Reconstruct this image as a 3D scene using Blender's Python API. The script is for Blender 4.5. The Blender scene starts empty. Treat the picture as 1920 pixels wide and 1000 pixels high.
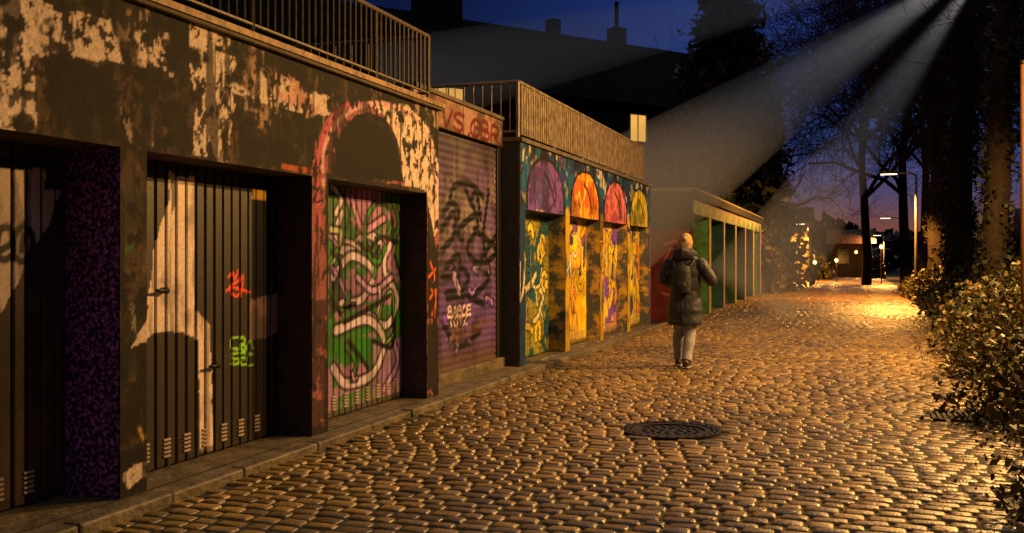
import bpy, math, random
import numpy as np
from mathutils import Vector, Matrix
random.seed(7); rng=np.random.default_rng(11)
scene=bpy.context.scene
H=1.42; F=1867.0; TH=math.atan(640/F); C=math.cos(TH); S_=math.sin(TH)
RZ=-0.06   # road level

# ------------------------------------------------------------------ helpers
def new_mat(name): 
    m=bpy.data.materials.new(name); m.use_nodes=True
    nt=m.node_tree; b=nt.nodes['Principled BSDF']; return m,nt,b
def mat(name,col,rough=.8,metal=0,var=.35,scale=4,bump=.3,bscale=30,col2=None,emit=None,es=1,spec=.5,pos=(.35,.68)):
    m,nt,b=new_mat(name)
    tc=nt.nodes.new('ShaderNodeTexCoord')
    n=nt.nodes.new('ShaderNodeTexNoise'); n.inputs['Scale'].default_value=scale; n.inputs['Detail'].default_value=8
    n.inputs['Roughness'].default_value=.65
    nt.links.new(tc.outputs['Object'],n.inputs['Vector'])
    r=nt.nodes.new('ShaderNodeValToRGB'); r.color_ramp.elements[0].position=pos[0]; r.color_ramp.elements[1].position=pos[1]
    c2=col2 or tuple(x*(1-var) for x in col)
    r.color_ramp.elements[0].color=(*c2,1); r.color_ramp.elements[1].color=(*col,1)
    nt.links.new(n.outputs['Fac'],r.inputs['Fac']); nt.links.new(r.outputs['Color'],b.inputs['Base Color'])
    b.inputs['Roughness'].default_value=rough; b.inputs['Metallic'].default_value=metal
    b.inputs['Specular IOR Level'].default_value=spec
    if bump>0:
        n2=nt.nodes.new('ShaderNodeTexNoise'); n2.inputs['Scale'].default_value=bscale; n2.inputs['Detail'].default_value=6
        nt.links.new(tc.outputs['Object'],n2.inputs['Vector'])
        bp=nt.nodes.new('ShaderNodeBump'); bp.inputs['Strength'].default_value=bump; bp.inputs['Distance'].default_value=.02
        nt.links.new(n2.outputs['Fac'],bp.inputs['Height']); nt.links.new(bp.outputs['Normal'],b.inputs['Normal'])
    if emit:
        b.inputs['Emission Color'].default_value=(*emit,1); b.inputs['Emission Strength'].default_value=es
    return m
def attr_mat(name,rough=.7,bump=.3,bscale=40,var=.35,nscale=25,spec=.4,rvar=0):
    m,nt,b=new_mat(name)
    a=nt.nodes.new('ShaderNodeAttribute'); a.attribute_name='Col'
    tc=nt.nodes.new('ShaderNodeTexCoord')
    n=nt.nodes.new('ShaderNodeTexNoise'); n.inputs['Scale'].default_value=nscale; n.inputs['Detail'].default_value=8; n.inputs['Roughness'].default_value=.7
    nt.links.new(tc.outputs['Object'],n.inputs['Vector'])
    mr=nt.nodes.new('ShaderNodeMapRange'); mr.inputs[1].default_value=.3; mr.inputs[2].default_value=.65
    mr.inputs[3].default_value=1-var; mr.inputs[4].default_value=1.12
    nt.links.new(n.outputs['Fac'],mr.inputs[0])
    mx=nt.nodes.new('ShaderNodeVectorMath'); mx.operation='SCALE'
    nt.links.new(a.outputs['Color'],mx.inputs[0]); nt.links.new(mr.outputs[0],mx.inputs['Scale'])
    nt.links.new(mx.outputs[0],b.inputs['Base Color'])
    b.inputs['Roughness'].default_value=rough; b.inputs['Specular IOR Level'].default_value=spec
    if rvar:
        m2=nt.nodes.new('ShaderNodeMapRange'); m2.inputs[1].default_value=.35; m2.inputs[2].default_value=.65
        m2.inputs[3].default_value=rough-rvar; m2.inputs[4].default_value=rough+rvar
        n3=nt.nodes.new('ShaderNodeTexNoise'); n3.inputs['Scale'].default_value=1.3; n3.inputs['Detail'].default_value=5
        nt.links.new(tc.outputs['Object'],n3.inputs['Vector'])
        nt.links.new(n3.outputs['Fac'],m2.inputs[0]); nt.links.new(m2.outputs[0],b.inputs['Roughness'])
    n2=nt.nodes.new('ShaderNodeTexNoise'); n2.inputs['Scale'].default_value=bscale; n2.inputs['Detail'].default_value=6
    nt.links.new(tc.outputs['Object'],n2.inputs['Vector'])
    bp=nt.nodes.new('ShaderNodeBump'); bp.inputs['Strength'].default_value=bump; bp.inputs['Distance'].default_value=.015
    nt.links.new(n2.outputs['Fac'],bp.inputs['Height']); nt.links.new(bp.outputs['Normal'],b.inputs['Normal'])
    return m
def link(o,parent=None):
    bpy.context.collection.objects.link(o)
    if parent: o.parent=parent
    return o
def empty(name):
    e=bpy.data.objects.new(name,None); e.empty_display_size=.2; return link(e)
def mesh_np(name,V,Fc,material,parent=None,col=None,smooth=False,dom='POINT'):
    V=np.asarray(V,dtype=np.float32); Fc=np.asarray(Fc,dtype=np.int32)
    k=Fc.shape[1]; me=bpy.data.meshes.new(name)
    me.vertices.add(len(V)); me.vertices.foreach_set('co',V.ravel())
    me.loops.add(Fc.size); me.loops.foreach_set('vertex_index',Fc.ravel())
    me.polygons.add(len(Fc)); me.polygons.foreach_set('loop_start',np.arange(0,Fc.size,k,dtype=np.int32))
    me.update(calc_edges=True); me.validate()
    if smooth: me.polygons.foreach_set('use_smooth',np.ones(len(me.polygons),dtype=bool))
    if col is not None:
        at=me.color_attributes.new('Col','FLOAT_COLOR','POINT')
        c=np.ones((len(V),4),dtype=np.float32); c[:,:3]=col; at.data.foreach_set('color',c.ravel())
    me.materials.append(material)
    return link(bpy.data.objects.new(name,me),parent)
def pydata(name,V,Fc,material,parent=None,smooth=False):
    me=bpy.data.meshes.new(name); me.from_pydata([tuple(v) for v in V],[],Fc); me.update()
    if smooth:
        for p in me.polygons: p.use_smooth=True
    me.materials.append(material)
    return link(bpy.data.objects.new(name,me),parent)
BF=[(0,1,3,2),(4,6,7,5),(0,4,5,1),(2,3,7,6),(0,2,6,4),(1,5,7,3)]
def boxes(name,lst,material,parent=None,bevel=0):
    V=[];Fc=[]
    for (x0,x1,y0,y1,z0,z1) in lst:
        o=len(V)
        V+=[(x,y,z) for x in (x0,x1) for y in (y0,y1) for z in (z0,z1)]
        Fc+=[tuple(o+i for i in f) for f in BF]
    o=pydata(name,V,Fc,material,parent)
    if bevel:
        b=o.modifiers.new('bevel','BEVEL'); b.width=bevel; b.segments=2
    return o
def tube_geo(pts,rad,n=8,cap=True,flat=1.0):
    pts=[Vector(p) for p in pts]; V=[];Fc=[]
    t0=(pts[1]-pts[0]).normalized()
    ref=Vector((1,0,0)) if abs(t0.z)>.8 else Vector((0,0,1))
    for i,p in enumerate(pts):
        t=((pts[min(i+1,len(pts)-1)]-pts[max(i-1,0)])).normalized()
        a=(ref-t*ref.dot(t)).normalized(); b=t.cross(a); ref=a
        for k in range(n):
            an=2*math.pi*k/n
            V.append(p+(a*math.cos(an)+b*math.sin(an)*flat)*rad[i])
    for i in range(len(pts)-1):
        for k in range(n):
            k2=(k+1)%n; Fc.append((i*n+k,i*n+k2,(i+1)*n+k2,(i+1)*n+k))
    if cap:
        Fc.append(tuple(range(n-1,-1,-1))); Fc.append(tuple((len(pts)-1)*n+k for k in range(n)))
    return V,Fc
def merge(parts):
    V=[];Fc=[]
    for v,f in parts:
        o=len(V); V+=list(v); Fc+=[tuple(o+i for i in q) for q in f]
    return V,Fc
def ring_geo(rings,n=20):
    V=[];Fc=[]
    for (z,cx,cy,rx,ry) in rings:
        for k in range(n):
            a=2*math.pi*k/n; V.append((cx+rx*math.cos(a),cy+ry*math.sin(a),z))
    for i in range(len(rings)-1):
        for k in range(n):
            k2=(k+1)%n; Fc.append((i*n+k,i*n+k2,(i+1)*n+k2,(i+1)*n+k))
    Fc.append(tuple(range(n-1,-1,-1))); Fc.append(tuple((len(rings)-1)*n+k for k in range(n)))
    return V,Fc
def ell_geo(c,r,nu=16,nv=12,rot=None):
    V=[];Fc=[]
    for j in range(nv+1):
        ph=math.pi*(j+.02 if j==0 else (j-.02 if j==nv else j))/nv
        for k in range(nu):
            a=2*math.pi*k/nu
            v=Vector((r[0]*math.sin(ph)*math.cos(a),r[1]*math.sin(ph)*math.sin(a),-r[2]*math.cos(ph)))
            if rot: v=rot@v
            V.append(v+Vector(c))
    for j in range(nv):
        for k in range(nu):
            k2=(k+1)%nu; Fc.append((j*nu+k,j*nu+k2,(j+1)*nu+k2,(j+1)*nu+k))
    Fc.append(tuple(range(nu-1,-1,-1))); Fc.append(tuple(nv*nu+k for k in range(nu)))
    return V,Fc

# ------------------------------------------------------------------ noise + wall painting
LAT=rng.random((256,256))
def vnoise(u,v,seed):
    u=u+seed*17.3; v=v+seed*9.1
    i=np.floor(u).astype(int); j=np.floor(v).astype(int); fu=u-i; fv=v-j
    fu=fu*fu*(3-2*fu); fv=fv*fv*(3-2*fv)
    g=lambda a,b: LAT[a%256,b%256]
    return (g(i,j)*(1-fu)+g(i+1,j)*fu)*(1-fv)+(g(i,j+1)*(1-fu)+g(i+1,j+1)*fu)*fv
def fbm(u,v,seed=0,octv=5):
    t=0;a=1;n=0
    for k in range(octv):
        t=t+a*vnoise(u*2**k,v*2**k,seed+k*3); n+=a; a*=.58
    return t/n
def sstep(a,b,x): 
    t=np.clip((x-a)/(b-a),0,1); return t*t*(3-2*t)
def lin(c):
    c=np.asarray(c,dtype=float); return np.where(c<=.04045,c/12.92,((c+.055)/1.055)**2.4)
def smooth_line(P,k=6):
    P=[np.array(p,float) for p in P]
    if len(P)<3: return P
    out=[]; Q=[2*P[0]-P[1]]+P+[2*P[-1]-P[-2]]
    for i in range(1,len(Q)-2):
        for t in np.linspace(0,1,k,endpoint=False):
            a,b,c,d=Q[i-1],Q[i],Q[i+1],Q[i+2]
            out.append(.5*((2*b)+(-a+c)*t+(2*a-5*b+4*c-d)*t*t+(-a+3*b-3*c+d)*t**3))
    out.append(P[-1]); return out
class Wall:
    """A painted vertical surface parallel to the lane at x=-L; colours live in a mesh colour attribute."""
    def __init__(s,L,y0,y1,z0,z1,res,snapy=(),snapz=(),extray=(),extraz=()):
        s.L=L
        ys=np.linspace(y0,y1,max(2,int((y1-y0)/res)+1)); zs=np.linspace(z0,z1,max(2,int((z1-z0)/res)+1))
        for v in snapy: ys[np.argmin(abs(ys-v))]=v
        for v in snapz: zs[np.argmin(abs(zs-v))]=v
        if len(extray): ys=np.unique(np.concatenate([ys,extray]))
        if len(extraz): zs=np.unique(np.concatenate([zs,extraz]))
        s.ys=ys; s.zs=zs; s.Y,s.Z=np.meshgrid(ys,zs); s.col=np.zeros(s.Y.shape+(3,)); 
        s.dx=np.zeros(s.Y.shape)
    def w(s,px,py):   # survey: photo measurement -> metres on this wall plane
        d=F*s.L/(C*(1600-px)); return ((d-s.L*S_)/C, H-(py-485)*d/F)
    def fill(s,c): s.col[:]=c
    def blend(s,a,c):
        s.col=s.col*(1-a[...,None])+np.asarray(c)*a[...,None]
    def poly(s,pts,c,alpha=1,wear=0,wscale=7,seed=1,m=False):
        P=pts if m else [s.w(*p) for p in pts]
        ins=np.zeros(s.Y.shape,bool); n=len(P)
        wy=(fbm(s.Y*5,s.Z*5,51,3)-.5)*.05; wz=(fbm(s.Y*5,s.Z*5,57,3)-.5)*.05   # hand-painted edge wobble
        YY=s.Y+wy; ZZ=s.Z+wz
        for i in range(n):
            (y1,z1),(y2,z2)=P[i],P[(i+1)%n]
            if abs(z1-z2)<1e-9: continue
            cond=((ZZ>=min(z1,z2))&(ZZ<max(z1,z2)))&(YY<(ZZ-z1)/(z2-z1)*(y2-y1)+y1)
            ins^=cond
        a=ins*float(alpha)
        if wear>0: a=a*sstep(wear-.04,wear+.04,fbm(s.Y*wscale,s.Z*wscale,seed))
        s.blend(a,c)
    def stroke(s,pts,wd,c,alpha=1,m=False,k=6):
        P=pts if m else [s.w(*p) for p in pts]
        P=smooth_line(P,k); P=np.array(P); 
        a0=P.min(0)-wd; a1=P.max(0)+wd
        iy=np.where((s.ys>=a0[0])&(s.ys<=a1[0]))[0]; iz=np.where((s.zs>=a0[1])&(s.zs<=a1[1]))[0]
        if len(iy)==0 or len(iz)==0: return
        sl=(slice(iz[0],iz[-1]+1),slice(iy[0],iy[-1]+1)); Y=s.Y[sl]; Z=s.Z[sl]; D=np.full(Y.shape,9.)
        for i in range(len(P)-1):
            ax,ay=P[i]; bx,by=P[i+1]-P[i]; l=bx*bx+by*by+1e-12
            t=np.clip(((Y-ax)*bx+(Z-ay)*by)/l,0,1)
            D=np.minimum(D,np.hypot(Y-ax-t*bx,Z-ay-t*by))
        a=(1-sstep(wd/2*.75,wd/2*1.25+.004,D))*alpha
        s.col[sl]=s.col[sl]*(1-a[...,None])+np.asarray(c)*a[...,None]
    def grime(s,seed,amt=.5,base=(.10,.075,.055)):
        a=sstep(.5,.75,fbm(s.Y*3,s.Z*3,seed))*amt
        a=np.maximum(a,sstep(.58,.68,fbm(s.Y*14,s.Z*1.4,seed+5))*amt*.9)
        s.blend(a,base)
    def wild(s,y0,y1,z0,z1,pal,n,wd,seed,outline=(.03,.03,.04)):
        r=random.Random(seed)
        for i in range(n):
            cy=r.uniform(y0,y1); cz=r.uniform(z0,z1); a=r.uniform(0,6.28); P=[]; st=r.uniform(.08,.2)*(z1-z0)*.8
            cur=r.uniform(-1.3,1.3)
            for k in range(r.randint(3,6)):
                P.append((min(max(cy,y0),y1),min(max(cz,z0),z1))); a+=cur+r.uniform(-.4,.4)
                cy+=math.cos(a)*st*.8; cz+=math.sin(a)*st
            w=wd*r.uniform(.6,1.4)
            if outline is not None: s.stroke(P,w+.035,outline,m=True)
            s.stroke(P,w,r.choice(pal),m=True)
            if r.random()<.5: s.stroke([(p[0]+w*.2,p[1]+w*.2) for p in P],w*.2,(.85,.8,.75),.7,m=True)
    def build(s,name,material,parent,openings=(),gain=1.0):
        V=np.stack([-s.L+s.dx,s.Y,s.Z],-1).reshape(-1,3); nz,ny=s.Y.shape
        idx=np.arange(nz*ny).reshape(nz,ny)
        Fc=np.stack([idx[:-1,:-1],idx[:-1,1:],idx[1:,1:],idx[1:,:-1]],-1)
        cy=(s.ys[:-1]+s.ys[1:])/2; cz=(s.zs[:-1]+s.zs[1:])/2; CY,CZ=np.meshgrid(cy,cz); keep=np.ones(CY.shape,bool)
        for (a,b,c,d) in openings: keep&=~((CY>a)&(CY<b)&(CZ>c)&(CZ<d))
        return mesh_np(name,V,Fc[keep],material,parent,col=lin(np.clip(s.col.reshape(-1,3),0,1))*gain)
GL={'A':[[(0,0),(.5,1),(1,0)],[(.2,.4),(.8,.4)]],'B':[[(0,0),(0,1),(.7,.95),(.7,.6),(0,.52)],[(0,.52),(.9,.45),(.9,.05),(0,0)]],
'C':[[(1,.85),(.5,1),(0,.6),(.1,.15),(.5,0),(1,.15)]],'E':[[(1,1),(0,.95),(.05,.5),(.8,.52)],[(.05,.5),(0,0),(1,.02)]],
'G':[[(1,.85),(.5,1),(0,.6),(.1,.1),(.6,0),(1,.2),(.95,.5),(.55,.5)]],'O':[[(.5,1),(0,.6),(.1,.1),(.6,0),(1,.4),(.85,.9),(.5,1)]],
'R':[[(0,0),(0,1),(.8,.95),(.8,.55),(0,.5)],[(.3,.5),(1,0)]],'S':[[(1,.9),(.5,1),(0,.8),(.3,.55),(.9,.4),(.8,.05),(.3,0),(0,.12)]],
'T':[[(0,1),(1,1)],[(.5,1),(.5,0)]],'Z':[[(0,1),(1,1)],[(1,1),(0,0)],[(0,0),(1,0)]],'V':[[(0,1),(.45,0)],[(.45,0),(1,1)]],
'.':[[(.4,.0),(.5,.05)]],'Y':[[(0,1),(.5,.5)],[(1,1),(.5,.5)],[(.5,.5),(.5,0)]]}
def text(wl,txt,px,py,cw,ch,c,wd,slant=0,jit=0):
    y,z=wl.w(px,py); r=random.Random(3)
    for t in txt:
        if t!=' ':
            dz=r.uniform(-jit,jit)
            for st in GL[t]:
                wl.stroke([(y+(a+slant*b)*cw*.78,z+b*ch+dz) for a,b in st],wd,c,m=True,k=4)
        y+=cw*(.5 if t=='.' else 1)

# ------------------------------------------------------------------ materials
M_wall=attr_mat('painted_wall',.8,.32,60,.5,38,spec=.25)
M_door=attr_mat('painted_door',.45,.15,60,.3,40)
M_conc=mat('old_concrete',(.12,.09,.065),.85,var=.6,scale=5,bump=.6)
M_jamb=mat('jamb_noise_grain',(.75,.22,.80),.8,scale=42,bump=.4,col2=(.014,.008,.05),pos=(.48,.66))  # camera noise of the dark recess, put into the jamb colour as speckle
M_jdark=mat('dark_jamb_paint',(.06,.035,.035),.8,var=.7,scale=8,bump=.4)
M_dark=mat('dark_paint',(.02,.017,.02),.7,var=.5)
M_rail=mat('rusty_rail',(.10,.07,.04),.55,.3,var=.5,scale=20,bump=.2)
M_slat=mat('aged_slat',(.25,.19,.13),.6,0,var=.75,scale=7,bump=.3)
M_roof=mat('roof_felt',(.04,.038,.035),.9)
M_kerb=mat('kerb_stone',(.17,.135,.08),.6,var=.75,scale=5,bump=.8,bscale=20)
M_iron=mat('cast_iron',(.05,.042,.035),.42,.7,var=.4,scale=20,bump=.4,bscale=60)
M_soil=mat('soil',(.035,.028,.018),.95,var=.5,bump=.8)
M_grout=mat('joint_sand',(.016,.012,.007),.95,var=.5,scale=20,bump=.5)
M_bark=mat('bark',(.04,.026,.018),.9,var=.6,scale=12,bump=.9,bscale=18,spec=.2)
M_twig=mat('twig_bark',(.035,.022,.015),.9,var=.4,scale=3,bump=0,spec=.1)
M_leaf=attr_mat('leaf',.5,.1,20,.3,12,.3)
M_cob=attr_mat('cobble_stone',.36,.55,55,.55,20,.6,rvar=.12)
M_metal=mat('lamp_metal',(.16,.13,.09),.5,.4,var=.3,bump=.1)

# ------------------------------------------------------------------ ground + lane
def plane(name,x0,x1,y0,y1,z,m):
    return pydata(name,[(x0,y0,z),(x1,y0,z),(x1,y1,z),(x0,y1,z)],[(0,1,2,3)],m)
plane('ground',-400,400,-100,700,RZ-.05,M_soil)
plane('lane_bed',-4.0,2.3,-2,100,RZ-.018,M_grout)
MH=(-1.49,8.59,.43); GU=(.70,1.10,9.95,10.5)
def right_edge(y): return 1.15+.55*min(1,max(0,(y-6)/22))
Vs=[];Fs=[];Cs=[];nst=0;y=1.0;row=0
oct8=[(-1,-.72),(-.82,-1),(.82,-1),(1,-.72),(1,.72),(.82,1),(-.82,1),(-1,.72)]
while y<92:
    fs=1 if y<34 else 1.9
    dep=random.uniform(.105,.13)*fs
    x=-3.91+random.uniform(-.1,0)
    xr=right_edge(y)+.25
    while x<xr:
        ln=random.uniform(.13,.22)*fs
        cx=x+ln/2; cyy=y+dep/2+.035*math.sin(x*1.1+y*.2)+.008*math.sin(x*4+row)
        x+=ln
        if cx<-3.9 : continue
        if math.hypot(cx-MH[0],cyy-MH[1])<MH[2]+.05: continue
        if GU[0]-.08<cx<GU[1]+.08 and GU[2]-.05<cyy<GU[3]+.05: continue
        hx=ln/2-random.uniform(.005,.010); hy=dep/2-random.uniform(.005,.010)
        zt=RZ+random.uniform(-.005,.003)+.014*math.sin(cx*.9+1)*math.sin(cyy*.5); tx=random.gauss(0,.018); ty=random.gauss(0,.026); rot=random.gauss(0,.03)
        jit=[(random.uniform(.93,1.02),random.uniform(.93,1.02)) for _ in range(8)]
        vs=[]
        for sc,dz in ((0.0,-.03),(.005,-.006),(.015,.0)):
            for (a,b),(ja,jb) in zip(oct8,jit):
                px=a*(hx*ja-sc); py=b*(hy*jb-sc)
                vs.append((cx+px-py*rot,cyy+py+px*rot,zt+dz+px*tx+py*ty))
        vs.append((cx,cyy,zt+.002))
        o=nst*25
        Vs.extend(vs)
        for r in range(2):
            for k in range(8):
                k2=(k+1)%8; Fs.append((o+r*8+k,o+r*8+k2,o+(r+1)*8+k2,o+(r+1)*8+k))
        for k in range(0,8,2): Fs.append((o+16+k,o+16+(k+1)%8,o+16+(k+2)%8,o+24))
        b=random.uniform(.4,1.25)*.80; t=random.random()
        Cs.append((b*(.28+.05*t),b*(.175+.02*t),b*(.045-.015*t))); nst+=1
    y+=dep; row+=1
Cs=np.array(Cs); cen=np.array(Vs)[24::25]
stain=.55+.85*fbm(cen[:,0]*.9,cen[:,1]*.45,77,3)      # damp and oily patches differ in stone colour
Cs=Cs*stain[:,None]
lane=mesh_np('cobblestone_lane',Vs,Fs,M_cob,col=np.repeat(Cs,25,axis=0),smooth=True)
del Vs,Fs
kb=[];yy=-2
while yy<21.3:
    l=random.uniform(.75,1.05); j=random.uniform(-.008,.008); kb.append((-4.03,-3.905+j,yy+.005,yy+l-.005,RZ-.1,.0+j*.7)); yy+=l
boxes('kerb',kb,M_kerb,bevel=.014)
boxes('threshold_pavement',[(-5.2,-4.034,-2,21.4,-.1,-.006)],M_kerb)

mh=empty('manhole_cover'); mx,my,mr=MH
def disc(r0,r1,z0,z1,n=48):
    V=[];Fc=[]
    for k in range(n):
        a=2*math.pi*k/n
        for r,z in ((r0,z0),(r0,z1),(r1,z1),(r1,z0)): V.append((mx+r*math.cos(a),my+r*math.sin(a),z))
    for k in range(n):
        k2=(k+1)%n
        for q in range(4):
            q2=(q+1)%4; Fc.append((k*4+q,k2*4+q,k2*4+q2,k*4+q2))
    return V,Fc
pydata('frame_ring',*disc(.36,.425,RZ-.03,RZ+.006),M_iron,mh)
pydata('inner_rim',*disc(.29,.34,RZ-.03,RZ+.003),M_iron,mh)
pydata('cover_plate',*disc(.001,.352,RZ-.03,RZ-.010),M_iron,mh)
st=[]
for k in range(30):
    a=2*math.pi*k/30; st.append((mx+.392*math.cos(a)-.012,mx+.392*math.cos(a)+.012,my+.392*math.sin(a)-.012,my+.392*math.sin(a)+.012,RZ,RZ+.013))
for r,n in ((.23,18),(.16,12),(.09,7)):
    for k in range(n):
        a=2*math.pi*k/n; st.append((mx+r*math.cos(a)-.016,mx+r*math.cos(a)+.016,my+r*math.sin(a)-.016,my+r*math.sin(a)+.016,RZ-.013,RZ))
boxes('studs',st,M_iron,mh)
gu=empty('gully_grate')
g=[(GU[0],GU[0]+.03,GU[2],GU[3],RZ-.05,RZ+.002),(GU[1]-.03,GU[1],GU[2],GU[3],RZ-.05,RZ+.002),
   (GU[0]+.03,GU[1]-.03,GU[2],GU[2]+.03,RZ-.05,RZ+.002),(GU[0]+.03,GU[1]-.03,GU[3]-.03,GU[3],RZ-.05,RZ+.002)]
boxes('frame',g,M_iron,gu)
boxes('bars',[(GU[0]+.05+i*.052,GU[0]+.075+i*.052,GU[2]+.03,GU[3]-.03,RZ-.04,RZ-.002) for i in range(6)],M_iron,gu)

# ------------------------------------------------------------------ garage building 1
CREAM=(.93,.84,.78); BRN=(.30,.23,.18); BLK=(.045,.038,.042)
B1=empty('garage_building')
L1=4.10; top1=2.96; dh=2.08
ops=[(.62,2.6),(2.85,4.815),(5.05,7.02),(7.28,9.29)]
W=Wall(L1,.3,9.59,-.02,top1,.0135,snapy=[v for o in ops for v in o],snapz=[0,dh])
Y,Z=W.Y,W.Z
def q(a,p,soft=.02):          # mask covering a chosen fraction of the wall
    t=np.quantile(a,1-p); return sstep(t-soft,t+soft,a)
W.fill(BRN)
W.blend(q(fbm(Y*1.3,Z*1.6,3),.45,.04)*.9,(.13,.10,.085))
W.blend(q(fbm(Y*5,Z*5,8),.35)*.7,(.44,.34,.27))
W.blend(q(fbm(Y*1.5,Z*3,14),.3,.03)*.6,(.19,.20,.10))
W.blend(q(fbm(Y*3.0,Z*3.4,17),.30)*sstep(2.05,2.4,Z)*.85,(.70,.58,.50))
W.blend(q(fbm(Y*8,Z*6,19),.30)*.8,(.085,.062,.05))
W.blend(q(fbm(Y*9,Z*.9,25),.40,.03)*sstep(top1-.9,top1,Z)*.9,(.05,.038,.03))
W.grime(21,.5,(.07,.055,.045))
up=[(-200,-150),(90,10),(330,70),(480,120),(600,175),(690,195),(690,226),(560,212),(430,172),(330,142),(130,105),(60,110),(-200,90)]
W.poly(up,CREAM,.92,wear=.44,wscale=4,seed=2)
W.poly([(-300,-300),(0,-60),(62,10),(45,60),(62,120),(70,250),(0,244),(-300,330)],CREAM,.97,wear=.37,wscale=5,seed=5)
W.poly([(352,40),(430,70),(425,130),(440,200),(425,305),(362,292),(368,200),(355,120)],CREAM,.97,wear=.34,wscale=6,seed=6)
W.poly([(222,190),(240,270),(300,280),(252,240)],CREAM,.6,wear=.42,wscale=8,seed=7)
W.poly([(500,120),(560,150),(600,200),(590,230),(520,180)],(.85,.64,.58),.85,wear=.44,seed=9)
W.poly([(90,110),(210,120),(222,265),(110,250)],(.07,.055,.05),.85,wear=.42,wscale=5,seed=10)
W.poly([(440,205),(590,228),(590,322),(450,300)],(.08,.06,.055),.8,wear=.42,wscale=5,seed=11)
W.poly([(583,800),(583,330),(592,270),(618,215),(665,188),(730,190),(788,220),(815,270),(826,340),(826,740),(800,742),(800,355),(612,325),(612,800)],(.66,.38,.40),.92,wear=.30,wscale=6,seed=12)
W.poly([(690,190),(765,198),(803,240),(822,300),(824,420),(806,470),(800,360),(757,345),(752,285),(735,238)],(.93,.84,.78),.97,wear=.24,wscale=7,seed=13)
W.stroke([(606,345),(606,285),(630,232),(672,200),(728,197),(780,225),(812,290),(820,430)],.05,(.93,.72,.76),.9)
W.stroke([(598,420),(596,300),(622,222),(660,192)],.05,(.85,.36,.50),.85)
W.poly([(628,332),(629,285),(641,245),(668,217),(692,209),(722,222),(745,262),(757,342)],BLK,.98)
W.stroke([(690,217),(735,252),(748,300)],.05,(.25,.22,.2),.5)
W.poly([(583,560),(612,560),(612,800),(583,800)],(.16,.10,.10),.7,wear=.4,seed=15)
W.poly([(802,380),(812,430),(823,500),(823,740),(800,742)],BLK,.85,wear=.3,seed=16)
for P in ([(806,490),(815,520),(808,540),(818,560),(810,590)],[(804,520),(816,505)],[(806,560),(818,545),(814,600)]): W.stroke(P,.03,(.95,.42,.12))
for P in ([(588,372),(600,352),(604,380)],[(590,380),(606,376)]): W.stroke(P,.012,BLK)
W.stroke([(530,312),(560,318),(585,322),(600,330)],.045,(.9,.42,.22),.8)
W.poly([(246,652),(276,592),(276,640)],CREAM,.95)
W.poly([(228,890),(250,868),(285,866),(292,885),(240,915)],CREAM,.9,wear=.3)
W.stroke([(268,780),(262,800),(270,820)],.04,(.9,.75,.3),.9)
for P in ([(236,560),(250,600),(238,640)],[(232,600),(248,570),(256,640)],[(240,590),(254,620)]): W.stroke(P,.008,(.65,.6,.55),.8)
for P in ([(230,450),(240,470),(252,455)],[(232,480),(245,460)]): W.stroke(P,.02,(.25,.45,.15),.7)
W.poly([(222,690),(275,660),(275,860),(222,890)],(.07,.05,.045),.85,wear=.38,seed=18)
W.blend(q(fbm(Y*14,Z*1.6,35),.22)*.6,(.09,.07,.055))
W.blend(q(fbm(Y*20,Z*16,26,4),.20)*sstep(1.8,2.4,Z)*.8,(.06,.045,.035))
W.blend(q(fbm(Y*10,Z*8,28,5),.13)*.85,(.045,.035,.03))
W.dx=(fbm(Y*9,Z*9,30)-.5)*.006+.001
W.build('front_wall',M_wall,B1,[(a,b,0,dh) for a,b in ops],gain=.85)
pil=[];e=[.3]+[v for o in ops for v in o]+[9.59]
for i in range(0,len(e),2):
    pil.append((-4.9,-L1-.008,e[i],e[i+1],-.1,dh))
boxes('pillars',pil[:2]+pil[3:],M_jdark,B1); boxes('speckled_pillar',pil[2:3],M_jamb,B1)
boxes('lintel',[(-4.9,-L1-.008,.3,9.59,dh+.001,top1-.002)],M_conc,B1)
boxes('side_walls',[(-9.5,-4.902,9.35,9.588,-.1,top1-.002),(-9.5,-4.902,.3,.5,-.1,top1-.002)],M_conc,B1)
boxes('roof_slab',[(-9.5,-L1+.05,.28,9.62,top1,top1+.07)],M_conc,B1,bevel=.01)
boxes('drip_edge',[(-L1+.052,-L1+.065,.28,9.62,top1+.03,top1+.075)],mat('rust',(.30,.16,.06),.6,.2,var=.8,scale=12),B1)
def ribbed_door(L,y0,y1,name,parent,paint,pitch=.108):
    g=[]; c=y0+.05
    while c<y1-.02:
        g+= [c-.015,c-.010,c+.010,c+.015]; c+=pitch
    w=Wall(L,y0,y1,.012,dh-.002,.0135,extray=g); 
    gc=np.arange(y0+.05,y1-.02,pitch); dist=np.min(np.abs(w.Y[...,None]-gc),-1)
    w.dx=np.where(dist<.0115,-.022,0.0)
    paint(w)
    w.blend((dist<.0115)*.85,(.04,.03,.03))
    w.blend((w.Z<.06)*.5,(.15,.12,.09))
    o=w.build(name,M_door,parent)
    lv=[]
    for cy in np.arange(y0+.16,y1-.1,.216):
        for k in range(5): lv.append((-L,-L+.012,cy-.035,cy+.035,.07+k*.028,.084+k*.028))
    boxes(name+'_vents',lv,mat('vent_'+name,(.45,.35,.28),.5,var=.4),parent)
def handle(L,y,z,parent):
    v,f=merge([tube_geo([(-L,y,z),(-L+.05,y,z)],[.022,.022],10),tube_geo([(-L+.045,y,z),(-L+.055,y-.12,z+.004)],[.012,.01],8)])
    pydata('door_handle',v,f,M_iron,parent,True)
def d_old(w):
    w.fill((.3,.24,.2)); w.grime(33,.7)
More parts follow.
